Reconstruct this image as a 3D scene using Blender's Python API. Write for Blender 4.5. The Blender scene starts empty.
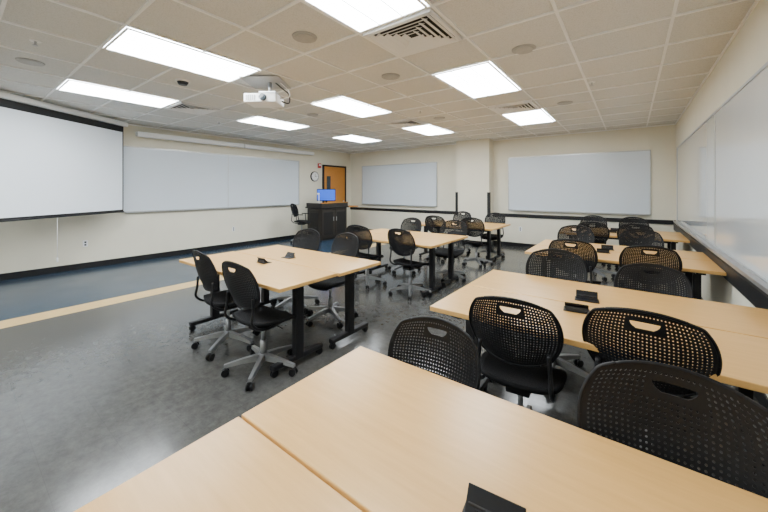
import bpy, bmesh, math, random
from mathutils import Vector, Matrix
random.seed(3)
COL = bpy.context.scene.collection

# ------------------------------------------------------------------ materials
def new_mat(name):
    m = bpy.data.materials.new(name); m.use_nodes = True
    nt = m.node_tree; b = nt.nodes['Principled BSDF']
    return m, nt, b

def plain(name, col, rough=0.5, metal=0.0, var=0.06, scale=20.0, bump=0.0, bscale=200.0, spec=0.5, coat=0.0):
    m, nt, b = new_mat(name)
    tc = nt.nodes.new('ShaderNodeTexCoord')
    n = nt.nodes.new('ShaderNodeTexNoise'); n.inputs['Scale'].default_value = scale; n.inputs['Detail'].default_value = 4
    nt.links.new(tc.outputs['Object'], n.inputs['Vector'])
    r = nt.nodes.new('ShaderNodeValToRGB')
    r.color_ramp.elements[0].position = 0.3; r.color_ramp.elements[1].position = 0.7
    r.color_ramp.elements[0].color = (*[c*(1-var) for c in col], 1)
    r.color_ramp.elements[1].color = (*[min(1, c*(1+var)) for c in col], 1)
    nt.links.new(n.outputs['Fac'], r.inputs['Fac'])
    nt.links.new(r.outputs['Color'], b.inputs['Base Color'])
    b.inputs['Roughness'].default_value = rough
    b.inputs['Metallic'].default_value = metal
    b.inputs['Specular IOR Level'].default_value = spec
    b.inputs['Coat Weight'].default_value = coat
    b.inputs['Coat Roughness'].default_value = 0.08
    if bump:
        n2 = nt.nodes.new('ShaderNodeTexNoise'); n2.inputs['Scale'].default_value = bscale
        nt.links.new(tc.outputs['Object'], n2.inputs['Vector'])
        bp = nt.nodes.new('ShaderNodeBump'); bp.inputs['Strength'].default_value = bump; bp.inputs['Distance'].default_value = 0.003
        nt.links.new(n2.outputs['Fac'], bp.inputs['Height']); nt.links.new(bp.outputs['Normal'], b.inputs['Normal'])
    return m

def emit(name, col, s):
    m, nt, b = new_mat(name)
    b.inputs['Base Color'].default_value = (*col, 1)
    b.inputs['Emission Color'].default_value = (*col, 1)
    b.inputs['Emission Strength'].default_value = s
    return m

def wood(name, c1, c2, rough=0.32):
    m, nt, b = new_mat(name)
    tc = nt.nodes.new('ShaderNodeTexCoord')
    mp = nt.nodes.new('ShaderNodeMapping'); mp.inputs['Scale'].default_value = (1.2, 14, 14)
    nt.links.new(tc.outputs['Object'], mp.inputs['Vector'])
    n = nt.nodes.new('ShaderNodeTexNoise'); n.inputs['Scale'].default_value = 3; n.inputs['Detail'].default_value = 8; n.inputs['Roughness'].default_value = 0.65
    nt.links.new(mp.outputs['Vector'], n.inputs['Vector'])
    r = nt.nodes.new('ShaderNodeValToRGB')
    r.color_ramp.elements[0].position = 0.3; r.color_ramp.elements[1].position = 0.7
    r.color_ramp.elements[0].color = (*c1, 1); r.color_ramp.elements[1].color = (*c2, 1)
    nt.links.new(n.outputs['Fac'], r.inputs['Fac'])
    nt.links.new(r.outputs['Color'], b.inputs['Base Color'])
    b.inputs['Roughness'].default_value = rough
    return m

M = {}
M['wall'] = plain('wall_paint', (0.76, 0.72, 0.59), 0.75, var=0.02, scale=3, bump=0.15, bscale=300)
M['black'] = plain('black_vinyl', (0.008, 0.008, 0.009), 0.45, spec=0.4)
M['blackplastic'] = plain('black_plastic', (0.005, 0.005, 0.006), 0.5, var=0.1, spec=0.28)
M['mesh'] = plain('seat_mesh_fabric', (0.007, 0.007, 0.008), 0.8, bump=0.5, bscale=600, spec=0.25)
M['grey'] = plain('grey_metal_paint', (0.22, 0.225, 0.23), 0.35, metal=0.5)
M['dgrey'] = plain('dark_steel', (0.014, 0.014, 0.016), 0.4, metal=0.4)
M['alu'] = plain('aluminium', (0.5, 0.51, 0.52), 0.35, metal=0.8)
M['white'] = plain('white_enamel', (0.86, 0.86, 0.85), 0.45, var=0.01)
M['board'] = plain('whiteboard_surface', (0.64, 0.70, 0.76), 0.2, var=0.01, scale=2, spec=0.5)
M['gboard'] = plain('glossy_board', (0.82, 0.86, 0.88), 0.05, var=0.02, scale=1.5, spec=0.8, coat=0.9)
M['screen'] = plain('projection_fabric', (0.86, 0.92, 0.98), 0.8, var=0.005, scale=2)
M['wood'] = wood('maple_laminate', (0.63, 0.355, 0.105), (0.71, 0.42, 0.14), 0.3)
M['door'] = wood('oak_veneer', (0.50, 0.19, 0.025), (0.60, 0.26, 0.045), 0.4)
M['light'] = emit('fluorescent_lens', (0.91, 0.965, 1.0), 29)
M['blue'] = emit('monitor_picture', (0.01, 0.08, 0.55), 1.0)
M['red'] = plain('red_plastic', (0.5, 0.02, 0.02), 0.4)
M['ltgrey'] = plain('light_grey_metal', (0.42, 0.42, 0.41), 0.5)
M['dark'] = plain('dark_slot', (0.02, 0.02, 0.02), 0.8)
M['cabinet'] = plain('cabinet_laminate', (0.018, 0.014, 0.012), 0.4)
M['glass'] = plain('dark_glass', (0.03, 0.04, 0.05), 0.05)

def ceil_mat():
    m, nt, b = new_mat('acoustic_tile')
    tc = nt.nodes.new('ShaderNodeTexCoord')
    n = nt.nodes.new('ShaderNodeTexNoise'); n.inputs['Scale'].default_value = 130; n.inputs['Detail'].default_value = 4
    nt.links.new(tc.outputs['Object'], n.inputs['Vector'])
    r = nt.nodes.new('ShaderNodeValToRGB')
    r.color_ramp.elements[0].position = 0.38; r.color_ramp.elements[1].position = 0.5
    r.color_ramp.elements[0].color = (0.60, 0.60, 0.575, 1); r.color_ramp.elements[1].color = (0.70, 0.70, 0.675, 1)
    nt.links.new(n.outputs['Fac'], r.inputs['Fac']); nt.links.new(r.outputs['Color'], b.inputs['Base Color'])
    b.inputs['Roughness'].default_value = 0.9
    bp = nt.nodes.new('ShaderNodeBump'); bp.inputs['Strength'].default_value = 0.15; bp.inputs['Distance'].default_value = 0.002
    nt.links.new(n.outputs['Fac'], bp.inputs['Height']); nt.links.new(bp.outputs['Normal'], b.inputs['Normal'])
    return m
M['ceil'] = ceil_mat()
M['tbar'] = plain('ceiling_tbar', (0.88, 0.88, 0.87), 0.4, var=0.01)

def floor_mat(name, c1, c2, rough, tile=0.305, line=0.85, nscale=14):
    m, nt, b = new_mat(name)
    tc = nt.nodes.new('ShaderNodeTexCoord')
    n = nt.nodes.new('ShaderNodeTexNoise'); n.inputs['Scale'].default_value = nscale; n.inputs['Detail'].default_value = 9; n.inputs['Roughness'].default_value = 0.8
    nt.links.new(tc.outputs['Object'], n.inputs['Vector'])
    r = nt.nodes.new('ShaderNodeValToRGB')
    r.color_ramp.elements[0].position = 0.35; r.color_ramp.elements[1].position = 0.65
    r.color_ramp.elements[0].color = (*c1, 1); r.color_ramp.elements[1].color = (*c2, 1)
    nt.links.new(n.outputs['Fac'], r.inputs['Fac'])
    br = nt.nodes.new('ShaderNodeTexBrick'); br.offset = 0.0
    br.inputs['Scale'].default_value = 1.0
    br.inputs['Brick Width'].default_value = tile; br.inputs['Row Height'].default_value = tile
    br.inputs['Mortar Size'].default_value = 0.0012
    br.inputs['Color1'].default_value = (1, 1, 1, 1); br.inputs['Color2'].default_value = (0.93, 0.93, 0.93, 1)
    br.inputs['Mortar'].default_value = (line*0.9, line*0.9, line*0.9, 1)
    nt.links.new(tc.outputs['Object'], br.inputs['Vector'])
    mx = nt.nodes.new('ShaderNodeMix'); mx.data_type = 'RGBA'; mx.blend_type = 'MULTIPLY'; mx.inputs[0].default_value = 1
    nt.links.new(r.outputs['Color'], mx.inputs[6]); nt.links.new(br.outputs['Color'], mx.inputs[7])
    nt.links.new(mx.outputs[2], b.inputs['Base Color'])
    n2 = nt.nodes.new('ShaderNodeTexNoise'); n2.inputs['Scale'].default_value = 2.5; n2.inputs['Detail'].default_value = 5
    nt.links.new(tc.outputs['Object'], n2.inputs['Vector'])
    mr = nt.nodes.new('ShaderNodeMapRange'); mr.inputs[3].default_value = rough*0.7; mr.inputs[4].default_value = rough*1.4
    nt.links.new(n2.outputs['Fac'], mr.inputs[0]); nt.links.new(mr.outputs[0], b.inputs['Roughness'])
    bp = nt.nodes.new('ShaderNodeBump'); bp.inputs['Strength'].default_value = 0.08; bp.inputs['Distance'].default_value = 0.004
    n4 = nt.nodes.new('ShaderNodeTexNoise'); n4.inputs['Scale'].default_value = 7
    nt.links.new(tc.outputs['Object'], n4.inputs['Vector'])
    nt.links.new(n4.outputs['Fac'], bp.inputs['Height']); nt.links.new(bp.outputs['Normal'], b.inputs['Normal'])
    return m
M['floor'] = floor_mat('grey_floor_tile', (0.050, 0.050, 0.047), (0.092, 0.091, 0.086), 0.17)
M['floorblue'] = floor_mat('blue_floor_tile', (0.022, 0.045, 0.078), (0.030, 0.057, 0.096), 0.2)
M['floortan'] = floor_mat('tan_floor_strip', (0.55, 0.37, 0.15), (0.64, 0.44, 0.19), 0.3)

# ------------------------------------------------------------------ mesh builder
class B:
    def __init__(s): s.bm = bmesh.new(); s.mats = []
    def mi(s, k):
        if k not in s.mats: s.mats.append(k)
        return s.mats.index(k)
    def _fin(s, faces, k, smooth=False):
        i = s.mi(k)
        for f in faces: f.material_index = i; f.smooth = smooth
    def box(s, c, d, k, rot=None, bevel=0):
        r = bmesh.ops.create_cube(s.bm, size=1)
        vs = r['verts']
        mat = Matrix.Translation(Vector(c)) @ (rot.to_4x4() if rot else Matrix.Identity(4)) @ Matrix.Diagonal((*d, 1))
        bmesh.ops.transform(s.bm, matrix=mat, verts=vs)
        faces = {f for v in vs for f in v.link_faces}
        s._fin(faces, k)
        if bevel:
            es = list({e for v in vs for e in v.link_edges})
            i = s.mi(k)
            r = bmesh.ops.bevel(s.bm, geom=es, offset=bevel, segments=2, affect='EDGES', profile=0.5)
            for f in r['faces']: f.material_index = i
    def bb(s, x0, x1, y0, y1, z0, z1, k, bevel=0):
        s.box(((x0+x1)/2, (y0+y1)/2, (z0+z1)/2), (x1-x0, y1-y0, z1-z0), k, bevel=bevel)
    def cyl(s, p0, p1, r0, r1, k, seg=14, smooth=True):
        p0 = Vector(p0); p1 = Vector(p1); d = p1-p0
        q = d.to_track_quat('Z', 'Y').to_matrix()
        a = [s.bm.verts.new(p0 + q @ Vector((r0*math.cos(t), r0*math.sin(t), 0))) for t in [2*math.pi*i/seg for i in range(seg)]]
        b = [s.bm.verts.new(p1 + q @ Vector((r1*math.cos(t), r1*math.sin(t), 0))) for t in [2*math.pi*i/seg for i in range(seg)]]
        fs = [s.bm.faces.new((a[i], a[(i+1) % seg], b[(i+1) % seg], b[i])) for i in range(seg)]
        s._fin(fs, k, smooth)
        s._fin([s.bm.faces.new(a[::-1]), s.bm.faces.new(b)], k)
    def tube(s, pts, r, k, seg=8):
        pts = [Vector(p) for p in pts]
        out = []
        for i in range(len(pts)-1):
            a = pts[max(i-1, 0)]; b = pts[i]; c = pts[i+1]; d = pts[min(i+2, len(pts)-1)]
            for j in range(4):
                t = j/4
                out.append(0.5*((2*b)+(c-a)*t+(2*a-5*b+4*c-d)*t*t+(3*b-a-3*c+d)*t**3))
        out.append(pts[-1])
        rings = []
        for i, p in enumerate(out):
            t = (out[min(i+1, len(out)-1)]-out[max(i-1, 0)]).normalized()
            up = Vector((1, 0, 0)) if abs(t.x) < 0.9 else Vector((0, 1, 0))
            u = t.cross(up).normalized(); v = t.cross(u)
            rings.append([s.bm.verts.new(p + r*(math.cos(2*math.pi*j/seg)*u+math.sin(2*math.pi*j/seg)*v)) for j in range(seg)])
        fs = []
        for a, b in zip(rings, rings[1:]):
            for j in range(seg):
                fs.append(s.bm.faces.new((a[j], a[(j+1) % seg], b[(j+1) % seg], b[j])))
        s._fin(fs, k, True)
        s._fin([s.bm.faces.new(rings[0][::-1]), s.bm.faces.new(rings[-1])], k)
    def mesh(s, name):
        bmesh.ops.recalc_face_normals(s.bm, faces=s.bm.faces)
        me = bpy.data.meshes.new(name); s.bm.to_mesh(me); s.bm.free()
        for k in s.mats: me.materials.append(M[k])
        return me
    def obj(s, name, loc=(0, 0, 0), rz=0):
        return place(name, s.mesh(name), loc, rz)

def place(name, me, loc=(0, 0, 0), rz=0, sc=1):
    o = bpy.data.objects.new(name, me); COL.objects.link(o)
    o.location = loc; o.rotation_euler = (0, 0, math.radians(rz)); o.scale = (sc, sc, sc)
    return o

# ------------------------------------------------------------------ room shell
XL, XR, YF, YB, H = -8.25, 0.72, -2.6, 8.95, 2.84
def slab(name, x0, x1, y0, y1, z0, z1, k):
    b = B(); cx, cy, cz = (x0+x1)/2, (y0+y1)/2, (z0+z1)/2
    b.box((0, 0, 0), (x1-x0, y1-y0, z1-z0), k); return b.obj(name, (cx, cy, cz))
S1, S2 = -5.70, -5.38
b = B()
b.bb(S2, XR, YF, YB, -0.1, 0, 'floor'); b.bb(S1, S2, YF, YB, -0.1, 0, 'floortan'); b.bb(XL, S1, YF, YB, -0.1, 0, 'floorblue')
b.obj('floor')
slab('ceiling', XL, XR, YF, YB, H, H+0.1, 'ceil')
slab('wall_left', XL-0.1, XL, YF-.1, YB+.1, -0.1, H+.1, 'wall')
slab('wall_right', XR, XR+0.1, YF-.1, YB+.1, -0.1, H+.1, 'wall')
slab('wall_back', XL, XR, YB, YB+0.1, -0.1, H+.1, 'wall')
slab('wall_front', XL, XR, YF-0.1, YF, -0.1, H+.1, 'wall')
CX0, CX1, CY = -3.93, -3.0, 8.62
slab('wall_column', CX0, CX1, CY, YB, 0, H, 'wall')

DY0, DY1, DZ = 7.62, 8.62, 2.27
def trimbox(name, boxes, k='black'):
    b = B()
    for x in boxes: b.bb(*x, k)
    return b.obj(name)
trimbox('baseboard_left', [(XL, XL+.012, YF, DY0-.06, 0, .11), (XL, XL+.012, DY1+.06, YB, 0, .11)])
trimbox('baseboard_right', [(XR-.012, XR, YF, YB, 0, .11)])
trimbox('baseboard_back', [(XL, CX0, YB-.012, YB, 0, .11), (CX1, XR, YB-.012, YB, 0, .11), (CX0-.012, CX1+.012, CY-.012, CY, 0, .11), (CX0-.012, CX0, CY, YB, 0, .11), (CX1, CX1+.012, CY, YB, 0, .11)])
trimbox('baseboard_front', [(XL, XR, YF, YF+.012, 0, .11)])
RZ0, RZ1 = 0.77, 0.86
trimbox('trim_1', [(XL, CX0, YB-.02, YB, RZ0, RZ1), (CX1, XR, YB-.02, YB, RZ0, RZ1)])
trimbox('trim_2', [(XR-.035, XR, YF, YB-.02, 0.67, 0.80)])
trimbox('trim_3', [(CX0-.02, CX0+.05, CY-.02, CY+.05, RZ0, 1.42), (CX1-.05, CX1+.02, CY-.02, CY+.05, RZ0, 1.42)])
trimbox('trim_4', [(XR-.012, XR, YF, YB, H-.03, H-.004), (XL, XL+.012, YF, YB, H-.03, H-.004), (XL, XR, YB-.012, YB, H-.03, H-.004)], 'tbar')

# ceiling grid
GX, GY, PX, PY = -1.17, 0.89, 0.715, 0.63
b = B()
x = GX - 20*PX
while x < XR:
    if x > XL+.05: b.bb(x-.011, x+.011, YF, YB, H-.012, H, 'tbar')
    x += PX
y = GY - 20*PY
while y < YB-.05:
    if y > YF+.05: b.bb(XL, XR, y-.011, y+.011, H-.013, H, 'tbar')
    y += PY
b.obj('ceiling_grid')

def light_mesh():
    b = B(); w = PX-.05; l = 2*PY-.03
    b.bb(-w/2, w/2, -l/2, l/2, -.014, -.002, 'light')
    f = .018
    for sx in (-1, 1): b.bb(sx*w/2-f/2-sx*f/2, sx*w/2+f/2-sx*f/2, -l/2, l/2, -.022, -.002, 'white')
    for sy in (-1, 1): b.bb(-w/2, w/2, sy*l/2-f/2-sy*f/2, sy*l/2+f/2-sy*f/2, -.022, -.002, 'white')
    for xx in (-.11, .11): b.bb(xx-.004, xx+.004, -l/2+f, l/2-f, -.018, -.014, 'white')
    return b.mesh('ceiling_light_panel')
lm = light_mesh()
for cx in (0, 3, 6):
    for cy in (-4, 0, 4, 8):
        place('ceiling_light_panel', lm, (GX-(cx+.5)*PX, GY+(cy+1)*PY, H))

def vent_mesh():
    b = B(); w = PX-.06; l = PY-.04
    b.bb(-w/2, w/2, -l/2, l/2, -.006, -.002, 'dark')
    for i in range(5):
        a = 0.92-i*0.17; zz = -.030+.002*i
        ww = w*a; ll = l*a; t = .040
        for sx in (-1, 1): b.box((sx*(ww/2-t/2), 0, zz+.006), (t, ll, .003), 'white', rot=Matrix.Rotation(sx*math.radians(24), 3, 'Y'))
        for sy in (-1, 1): b.box((0, sy*(ll/2-t/2), zz+.006), (ww, t, .003), 'white', rot=Matrix.Rotation(-sy*math.radians(24), 3, 'X'))
    for sx in (-1, 1): b.bb(min(sx*w/2, sx*(w/2-.025)), max(sx*w/2, sx*(w/2-.025)), -l/2, l/2, -.03, -.002, 'white')
    for sy in (-1, 1): b.bb(-w/2, w/2, min(sy*l/2, sy*(l/2-.025)), max(sy*l/2, sy*(l/2-.025)), -.03, -.002, 'white')
    return b.mesh('ceiling_air_vent')
vm = vent_mesh()
for cx, cy in ((0, 2), (6, 2), (0, 7), (6, 7), (3, 7)):
    place('ceiling_air_vent', vm, (GX-(cx+.5)*PX, GY+(cy+.5)*PY, H))

b = B(); b.cyl((0, 0, -.002), (0, 0, -.012), .11, .105, 'ltgrey', 32); b.cyl((0, 0, -.012), (0, 0, -.016), .09, .085, 'ltgrey', 32)
sp = b.mesh('ceiling_speaker')
for p in ((-2.32, 1.92), (-.83, 3.35), (-2.3, 3.2), (-5.09, .55), (-.83, 5.8), (-2.9, 5.6), (-4.6, 4.0)):
    place('ceiling_speaker', sp, (*p, H))
b = B(); b.cyl((0, 0, 0), (0, 0, -.02), .08, .08, 'white', 24); b.cyl((0, 0, -.02), (0, 0, -.055), .065, .045, 'dgrey', 24); b.obj('smoke_detector', (-4.46, 1.78, H))
b = B(); b.cyl((0, 0, 0), (0, 0, -.006), .04, .04, 'white', 20); b.cyl((0, 0, 0), (0, 0, -.04), .01, .008, 'alu', 10); b.cyl((0, 0, -.04), (0, 0, -.045), .02, .02, 'alu', 12)
sk = b.mesh('fire_sprinkler')
for p in ((-4.35, .5), (-2.9, 4.9), (-.4, 4.9), (-6.6, 3.3)): place('fire_sprinkler', sk, (*p, H))

# ------------------------------------------------------------------ whiteboards
def board(name, L, z0, z1, k, seams=()):
    b = B(); f = .022
    b.bb(0, L, -.018, -.002, z0, z1, k)
    b.bb(0, L, -.026, -.002, z1-f, z1, 'alu'); b.bb(0, L, -.026, -.002, z0, z0+f, 'alu')
    b.bb(0, f, -.026, -.002, z0, z1, 'alu'); b.bb(L-f, L, -.026, -.002, z0, z1, 'alu')
    for s in seams: b.bb(s-.006, s+.006, -.022, -.002, z0, z1, 'alu')
    b.bb(.05, L-.05, -.075, -.02, z0-.005, z0+.012, 'alu'); b.bb(.05, L-.05, -.08, -.072, z0-.005, z0+.025, 'alu')
    return b
board('a', 2.98, .97, 2.33, 'board').obj('whiteboard', (-7.68, YB, 0))
board('a', 2.93, .95, 2.33, 'board').obj('whiteboard', (-2.60, YB, 0))
board('a', 4.45, 1.02, 2.38, 'board', (2.2,)).obj('whiteboard', (XL, 2.15, 0), 90)
board('a', 9.3, .87, 2.30, 'gboard', (3.6, 7.2)).obj('whiteboard', (XR, 8.45, 0), -90)

b = B()
for (y0, y1) in ((2.35, 4.65), (4.68, 7.0)):
    b.bb(XL+.12, XL+.26, y0, y1, 2.575, 2.67, 'white', .012)
    for yy in (y0+.3, y1-.3): b.bb(XL, XL+.13, yy-.02, yy+.02, 2.60, 2.63, 'white')
b.obj('whiteboard_light_rail')

# ------------------------------------------------------------------ projector screen (angled near left wall)
b = B(); L = 2.75
b.bb(0.03, L-.03, -.002, .002, 1.07, 2.73, 'black')
b.bb(.06, L-.06, .0015, .005, 1.10, 2.60, 'screen')
b.bb(-.03, L+.03, -.055, .055, 2.715, 2.80, 'white', .02)
b.cyl((.02, 0, 1.06), (L-.02, 0, 1.06), .013, .013, 'black')
for xx in (.2, L-.2): b.cyl((xx, 0, 2.79), (xx, 0, 2.84), .008, .008, 'alu', 8)
b.cyl((1.28, 0, 1.06), (1.28, 0, .40), .004, .004, 'white', 6); b.cyl((1.28, 0, .42), (1.28, 0, .35), .012, .012, 'white', 8)
scr = b.obj('projector_screen', (-7.93, 2.12, 0))
scr.rotation_euler = (0, 0, math.atan2(-.824, .568))

# ------------------------------------------------------------------ perforated-back rolling chair
def chair_mesh(name, seat=0.46, arms=False):
    b = B(); bm = b.bm
    dz = seat-0.46
    NX, NZ = 32, 24
    ds, dt = 2/NX, 2/NZ
    HS = 4*ds
    HT0, HT1 = 1-5*dt, 1-3*dt
    def P(s, t):
        if abs(s) <= HS+.001 and HT0-.001 <= t <= HT1+.001:
            s = s*(1-.45*((HT1-t)/(HT1-HT0))**2)
        x = .232*s*math.sqrt(1-.42*t*t)*(1+.03*t)
        z = .768+.187*t*math.sqrt(1-.40*s*s)+dz
        y = -.262-.045*t+1.1*x*x+.02*t*t
        return Vector((x, y, z))
    cache = {}
    def V(s, t):
        key = (round(s, 5), round(t, 5))
        if key not in cache: cache[key] = bm.verts.new(P(s, t))
        return cache[key]
    fs = []
    for i in range(NX):
        for j in range(NZ):
            s0 = -1+i*ds; t0 = -1+j*dt; sc = s0+ds/2; tcx = t0+dt/2
            if abs(sc) < HS and HT0 < tcx < HT1: continue
            outer = [(s0, t0), (sc, t0), (s0+ds, t0), (s0+ds, tcx), (s0+ds, t0+dt), (sc, t0+dt), (s0, t0+dt), (s0, tcx)]
            ov = [V(*p) for p in outer]
            solid = i in (0, NX-1) or j in (0, NZ-1) or (abs(sc) < HS+ds*1.2 and HT0-dt < tcx < HT1+dt)
            if solid: fs.append(bm.faces.new(ov)); continue
            h = .24
            iv = []
            for (ps, pt) in outer:
                a = ps-sc; c = pt-tcx
                dd = math.hypot(a/ds, c/dt)
                iv.append(V(sc+a/dd*h, tcx+c/dd*h))
            for q in range(8):
                fs.append(bm.faces.new((ov[q], ov[(q+1) % 8], iv[(q+1) % 8], iv[q])))
    i0 = b.mi('blackplastic')
    for f in fs: f.material_index = i0
    bmesh.ops.recalc_face_normals(bm, faces=fs)
    bmesh.ops.solidify(bm, geom=fs, thickness=.005)
    rim = []
    for q in range(64):
        a = 2*math.pi*q/64
        c, s_ = math.cos(a), math.sin(a); m = max(abs(c), abs(s_))
        rim.append(P(c/m, s_/m))
    rim.append(rim[0])
    b.tube(rim, .007, 'blackplastic', 6)
    n = 14
    def Q(s, t, o):
        x = .235*s*math.sqrt(1-.35*t*t); y = .02+.215*t*math.sqrt(1-.35*s*s)
        z = seat-.045*max(0, t)**3-.012*(1-s*s)*(1-t*t)+.012*abs(s)**3+.012*max(0, -t)**2
        return Vector((x, y, z-o))
    gt = [[bm.verts.new(Q(-1+2*i/n, -1+2*j/n, 0)) for j in range(n+1)] for i in range(n+1)]
    gb = [[bm.verts.new(Q((-1+2*i/n)*.96, (-1+2*j/n)*.96, .028)) for j in range(n+1)] for i in range(n+1)]
    sf = []
    for i in range(n):
        for j in range(n):
            sf.append(bm.faces.new((gt[i][j], gt[i+1][j], gt[i+1][j+1], gt[i][j+1])))
            sf.append(bm.faces.new((gb[i][j], gb[i][j+1], gb[i+1][j+1], gb[i+1][j])))
    for i in range(n):
        sf.append(bm.faces.new((gt[i][0], gb[i][0], gb[i+1][0], gt[i+1][0])))
        sf.append(bm.faces.new((gt[i][n], gt[i+1][n], gb[i+1][n], gb[i][n])))
        sf.append(bm.faces.new((gt[0][i], gt[0][i+1], gb[0][i+1], gb[0][i])))
        sf.append(bm.faces.new((gt[n][i], gb[n][i], gb[n][i+1], gt[n][i+1])))
    b._fin(sf, 'mesh', True)
    for sx in (-1, 1):
        b.tube([(sx*.12, .14, seat-.05), (sx*.17, .0, seat-.045), (sx*.185, -.14, seat-.035), (sx*.185, -.225, seat+.03),
                (sx*.18, -.215, seat+.12), (sx*.172, -.212, seat+.22)], .011, 'dgrey')
        if arms:
            b.tube([(sx*.2, .02, seat-.04), (sx*.265, .02, seat+.02), (sx*.275, .0, seat+.19)], .012, 'dgrey')
            b.box((sx*.275, .02, seat+.20), (.06, .24, .022), 'blackplastic', bevel=.008)
    b.box((0, .0, seat-.055), (.30, .05, .025), 'dgrey'); b.box((0, .10, seat-.055), (.26, .03, .02), 'dgrey')
    b.box((0, 0, seat-.075), (.13, .20, .045), 'blackplastic', bevel=.01)
    b.tube([(.04, .03, seat-.07), (.15, .04, seat-.075), (.20, .04, seat-.08)], .005, 'blackplastic', 6)
    b.cyl((0, 0, .10), (0, 0, .25+dz*.6), .027, .025, 'grey'); b.cyl((0, 0, .25+dz*.6), (0, 0, seat-.07), .015, .015, 'alu')
    b.cyl((0, 0, .085), (0, 0, .145), .045, .035, 'grey', 18)
    for q in range(5):
        a = math.radians(90+72*q); c, s_ = math.cos(a), math.sin(a)
        R = Matrix.Rotation(a, 3, 'Z')
        pts = []
        for (r, w, zt, zb) in ((.03, .028, .140, .09), (.16, .022, .120, .085), (.300, .016, .092, .068)):
            pts.append([bm.verts.new(R @ Vector((r, yy, zz))) for yy, zz in ((-w, zb), (w, zb), (w*.7, zt), (-w*.7, zt))])
        af = []
        for u, v in zip(pts, pts[1:]):
            for m in range(4): af.append(bm.faces.new((u[m], u[(m+1) % 4], v[(m+1) % 4], v[m])))
        af.append(bm.faces.new(pts[0][::-1])); af.append(bm.faces.new(pts[-1]))
        b._fin(af, 'grey')
        cx, cy = c*.29, s_*.29
        b.cyl((cx, cy, .085), (cx, cy, .04), .008, .008, 'dgrey', 8)
        for o in (-.017, .017):
            p = Vector((cx, cy, .029)) + Vector((-s_, c, 0))*o; ax = Vector((-s_, c, 0))*.009
            b.cyl(p-ax, p+ax, .029, .029, 'blackplastic', 14)
        b.box((cx, cy, .045), (.03, .03, .02), 'blackplastic', rot=R)
    return b.mesh(name)
cm = chair_mesh('office_chair')
def chair(x, yback, face, jit=0, sc=1.0):
    a = jit if face > 0 else 180+jit
    r = math.radians(a); off = .265*sc
    ox = x - (off*math.sin(r)); oy = yback + off*math.cos(r)
    place('office_chair', cm, (ox, oy, 0), a, sc)

PODS_L = [(-3.85, 1.50, -2.10), (-3.85, 3.85, -2.10), (-3.85, 6.18, -2.10)]
chair(-.71, 1.34, -1, 3, .93)
chair(.10, 1.27, -1, -2, 1.0)
chair(-.49, 1.72, 1, 4, .98)
chair(.045, 1.80, 1, -2, 1.01)
chair(-.53, 3.22, -1, 4); chair(.12, 3.20, -1, -3, .96)
chair(-.52, 4.02, 1, -4); chair(.14, 4.0, 1, 3)
chair(-.66, 5.60, -1, 5); chair(.10, 5.60, -1, -2)
chair(-.52, 6.42, 1, 0); chair(.05, 6.42, 1, 0)
chair(-.62, 8.0, -1, 0); chair(.03, 8.0, -1, 4)
chair(-2.42, 1.32, 1, 2, .98); chair(-3.10, 1.37, 1, -4, .98)
chair(-2.74, 2.93, -1, -6); chair(-3.45, 2.93, -1, 6)
chair(-2.53, 3.70, 1, -5); chair(-3.3, 3.72, 1, 5)
chair(-2.45, 5.30, -1, 6); chair(-3.3, 5.30, -1, -4)
chair(-2.45, 6.05, 1, 0); chair(-3.25, 6.05, 1, 3)
chair(-2.5, 7.62, -1, 0); chair(-3.3, 7.62, -1, 0)
dm = chair_mesh('drafting_chair', seat=.60, arms=True)
place('drafting_chair', dm, (-7.45, 6.06, 0), -60)

# ------------------------------------------------------------------ tables
def table_mesh(name, L, D=.60):
    b = B(); h = .74
    b.bb(0, L, 0, D, h-.030, h, 'wood', .004)
    for x in (.16, L-.16):
        b.bb(x-.03, x+.03, D/2-.04, D/2+.04, .06, h-.05, 'dgrey', .005)
        b.bb(x-.035, x+.035, .05, D-.05, h-.055, h-.031, 'dgrey')
        b.bb(x-.028, x+.028, .04, D-.04, .055, .095, 'dgrey', .008)
        for y in (.065, D-.065):
            b.cyl((x-.016, y, .028), (x-.004, y, .028), .028, .028, 'blackplastic', 14)
            b.cyl((x+.004, y, .028), (x+.016, y, .028), .028, .028, 'blackplastic', 14)
            b.cyl((x, y, .03), (x, y, .06), .008, .008, 'dgrey', 8)
    b.bb(.19, L-.19, D/2-.02, D/2+.02, h-.095, h-.04, 'dgrey')
    return b.mesh(name)
tl = table_mesh('training_table', 1.75); tr = table_mesh('training_table', 1.71)
for k, (x, y, x1) in enumerate(PODS_L):
    place('training_table', tl, (x, y, 0)); place('training_table', tl, (x+(.03 if k == 0 else 0), y+.608, 0))
for y in (-.02, 1.86, 4.2, 6.5):
    place('training_table', tr, (-1.03, y, 0)); place('training_table', tr, (-1.03, y+.608, 0))

# power pop-ups
b = B()
b.bb(-.07, .07, -.045, .045, 0, .004, 'blackplastic', .001)
R = Matrix.Rotation(math.radians(50), 3, 'X')
b.box((0, .018, .026), (.125, .065, .008), 'blackplastic', rot=R, bevel=.002)
b.box((0, .026, .016), (.115, .03, .026), 'dark', bevel=.003)
b.bb(-.04, -.015, .006, .012, .008, .024, 'dgrey'); b.bb(.015, .04, .006, .012, .008, .024, 'dgrey')
pm = b.mesh('power_outlet_box')
for y in (-.02, 1.86, 4.2, 6.5):
    place('power_outlet_box', pm, (-.24, y+.73, .741), 6); place('power_outlet_box', pm, (-.27, y+.47, .741), 186)
for (x, y, x1) in PODS_L:
    place('power_outlet_box', pm, (x+.85, y+.76, .741), 0); place('power_outlet_box', pm, (x+.85, y+.46, .741), 180)

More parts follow.
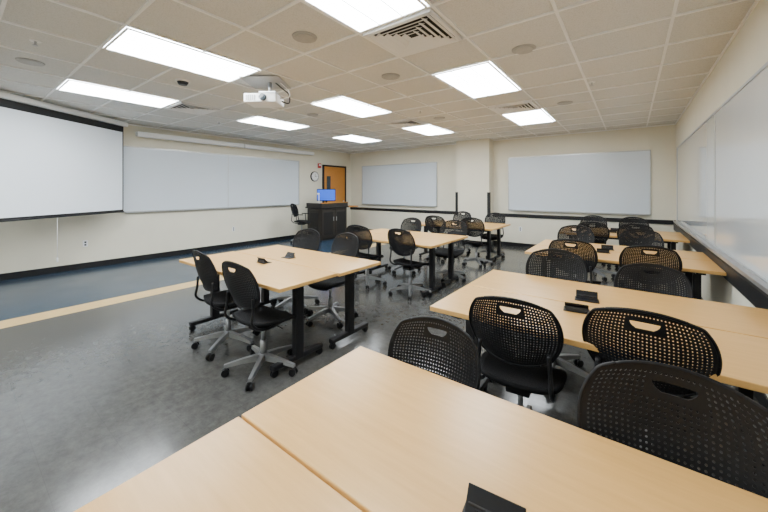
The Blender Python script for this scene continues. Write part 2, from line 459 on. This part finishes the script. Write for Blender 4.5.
# ------------------------------------------------------------------ projector
b = B()
b.bb(-.24, .24, -.24, .24, H-.02, H-.013, 'ltgrey')
b.cyl((.05, 0, H-.02), (.05, 0, 2.68), .022, .022, 'alu')
b.box((.05, 0, 2.68), (.20, .20, .015), 'alu')
b.box((-.02, 0, 2.60), (.40, .30, .11), 'white', bevel=.015)
b.cyl((.02, -.15, 2.60), (.02, -.175, 2.60), .045, .042, 'glass', 20)
for i in range(7): b.bb(-.225, -.219, -.10+i*.03, -.085+i*.03, 2.57, 2.63, 'dark')
for i in range(5): b.bb(-.19+i*.025, -.175+i*.025, -.156, -.149, 2.57, 2.63, 'ltgrey')
b.tube([(.18, .05, 2.60), (.27, .06, 2.58), (.28, .03, 2.68), (.20, .02, 2.75), (.12, 0, H-.02)], .007, 'blackplastic')
b.tube([(.18, 0, 2.62), (.30, -.02, 2.64), (.27, .0, 2.74), (.18, .0, H-.02)], .006, 'white')
b.obj('ceiling_projector', (-3.66, 2.42, 0), 35)

# ------------------------------------------------------------------ door on left wall
b = B(); D0 = XL+.001
b.bb(D0, XL+.03, DY0, DY1, 0.005, DZ, 'door')
f = .055
b.bb(D0, XL+.05, DY0-f, DY0, 0, DZ+f, 'dgrey'); b.bb(D0, XL+.05, DY1, DY1+f, 0, DZ+f, 'dgrey'); b.bb(D0, XL+.05, DY0-f, DY1+f, DZ, DZ+f, 'dgrey')
b.bb(XL+.028, XL+.034, DY0+.12, DY0+.30, 1.15, 1.95, 'glass')
b.box((XL+.035, DY1-.07, 1.02), (.012, .05, .18), 'alu'); b.cyl((XL+.03, DY1-.07, 1.02), (XL+.08, DY1-.07, 1.02), .01, .01, 'alu'); b.cyl((XL+.08, DY1-.06, 1.02), (XL+.08, DY1-.18, 1.02), .01, .01, 'alu')
b.obj('door_1')

b = B(); b.cyl((0, 0, 0), (.04, 0, 0), .165, .16, 'black', 32); b.cyl((.035, 0, 0), (.044, 0, 0), .14, .14, 'white', 32)
b.box((.047, 0, .045), (.003, .01, .09), 'black'); b.box((.047, .03, 0), (.003, .07, .012), 'black')
for i in range(12):
    a = i*math.pi/6; b.box((.0455, .12*math.cos(a), .12*math.sin(a)), (.003, .012, .012), 'black')
b.obj('wall_clock', (XL, 7.22, 1.92))
b = B(); b.box((.025, 0, 0), (.05, .12, .15), 'red', bevel=.006); b.box((.052, 0, .02), (.006, .08, .05), 'white'); b.obj('fire_alarm_strobe', (XL, 7.42, 2.28))
b = B(); b.box((.004, 0, 0), (.008, .075, .12), 'white', bevel=.003); b.box((.009, 0, .025), (.002, .03, .03), 'dark'); b.box((.009, 0, -.025), (.002, .03, .03), 'dark')
om = b.mesh('wall_outlet')
place('wall_outlet', om, (XL, 4.5, .47)); place('wall_outlet', om, (XL, 1.6, .47))
place('wall_outlet', om, (-2.3, YB, .47), -90); place('wall_outlet', om, (-5.0, YB, .47), -90)

# ------------------------------------------------------------------ lectern with monitor
b = B()
b.box((0, 0, .50), (.62, 1.05, .88), 'cabinet', bevel=.008)
b.box((0, 0, .03), (.56, .98, .06), 'dark')
b.box((0, 0, .955), (.72, 1.15, .035), 'black', bevel=.006)
for yy in (-.265, .265):
    b.box((.315, yy, .50), (.014, .49, .80), 'cabinet', bevel=.003); b.box((.324, yy, .50), (.008, .36, .66), 'black', bevel=.003)
b.box((0, -.53, .50), (.5, .012, .76), 'cabinet', bevel=.003); b.box((0, -.537, .50), (.38, .008, .62), 'black', bevel=.003)
for i in range(5): b.box((0, -.543, .28+i*.03), (.26, .005, .010), 'dgrey')
b.box((.325, -.06, .62), (.015, .015, .12), 'alu'); b.box((.325, .06, .62), (.015, .015, .12), 'alu')
b.box((.32, 0, 1.03), (.03, 1.1, .13), 'cabinet'); b.box((0, -.55, 1.03), (.62, .03, .13), 'cabinet')
b.box((.32, 0, 1.10), (.04, 1.12, .02), 'door', bevel=.003)
b.box((0.05, .80, .955), (.55, .50, .03), 'door', bevel=.004)
b.box((0.05, .60, .87), (.03, .12, .14), 'dgrey')
b.obj('lectern', (-7.45, 7.05, 0), 0)
b = B()
b.box((0, 0, .98), (.2, .24, .014), 'blackplastic'); b.box((-.03, 0, 1.09), (.03, .05, .22), 'blackplastic')
b.box((0, 0, 1.33), (.035, .56, .36), 'blackplastic', bevel=.006); b.box((.019, 0, 1.33), (.004, .53, .32), 'blue')
b.obj('computer_monitor', (-7.4, 6.95, 0), -50)
b = B()
b.box((0, 0, .99), (.16, .2, .03), 'white', bevel=.005); b.tube([(-.05, 0, 1.0), (-.06, 0, 1.2), (-.02, 0, 1.36), (.05, 0, 1.38)], .012, 'white'); b.box((.07, 0, 1.37), (.1, .06, .04), 'white', bevel=.006)
b.obj('document_camera', (-7.4, 6.65, 0), -50)

# ------------------------------------------------------------------ world + camera
w = bpy.data.worlds.new('World'); bpy.context.scene.world = w; w.use_nodes = True
w.node_tree.nodes['Background'].inputs[0].default_value = (.9, .95, 1, 1); w.node_tree.nodes['Background'].inputs[1].default_value = 0.2
cam = bpy.data.cameras.new('camera'); co = bpy.data.objects.new('camera', cam); COL.objects.link(co)
cam.sensor_width = 36; cam.lens = 330/768*36; cam.shift_y = -66/768; cam.clip_start = .02
co.location = (0, 0, 1.48); co.rotation_euler = (math.radians(90), 0, math.atan2(.6, .8))
bpy.context.scene.camera = co
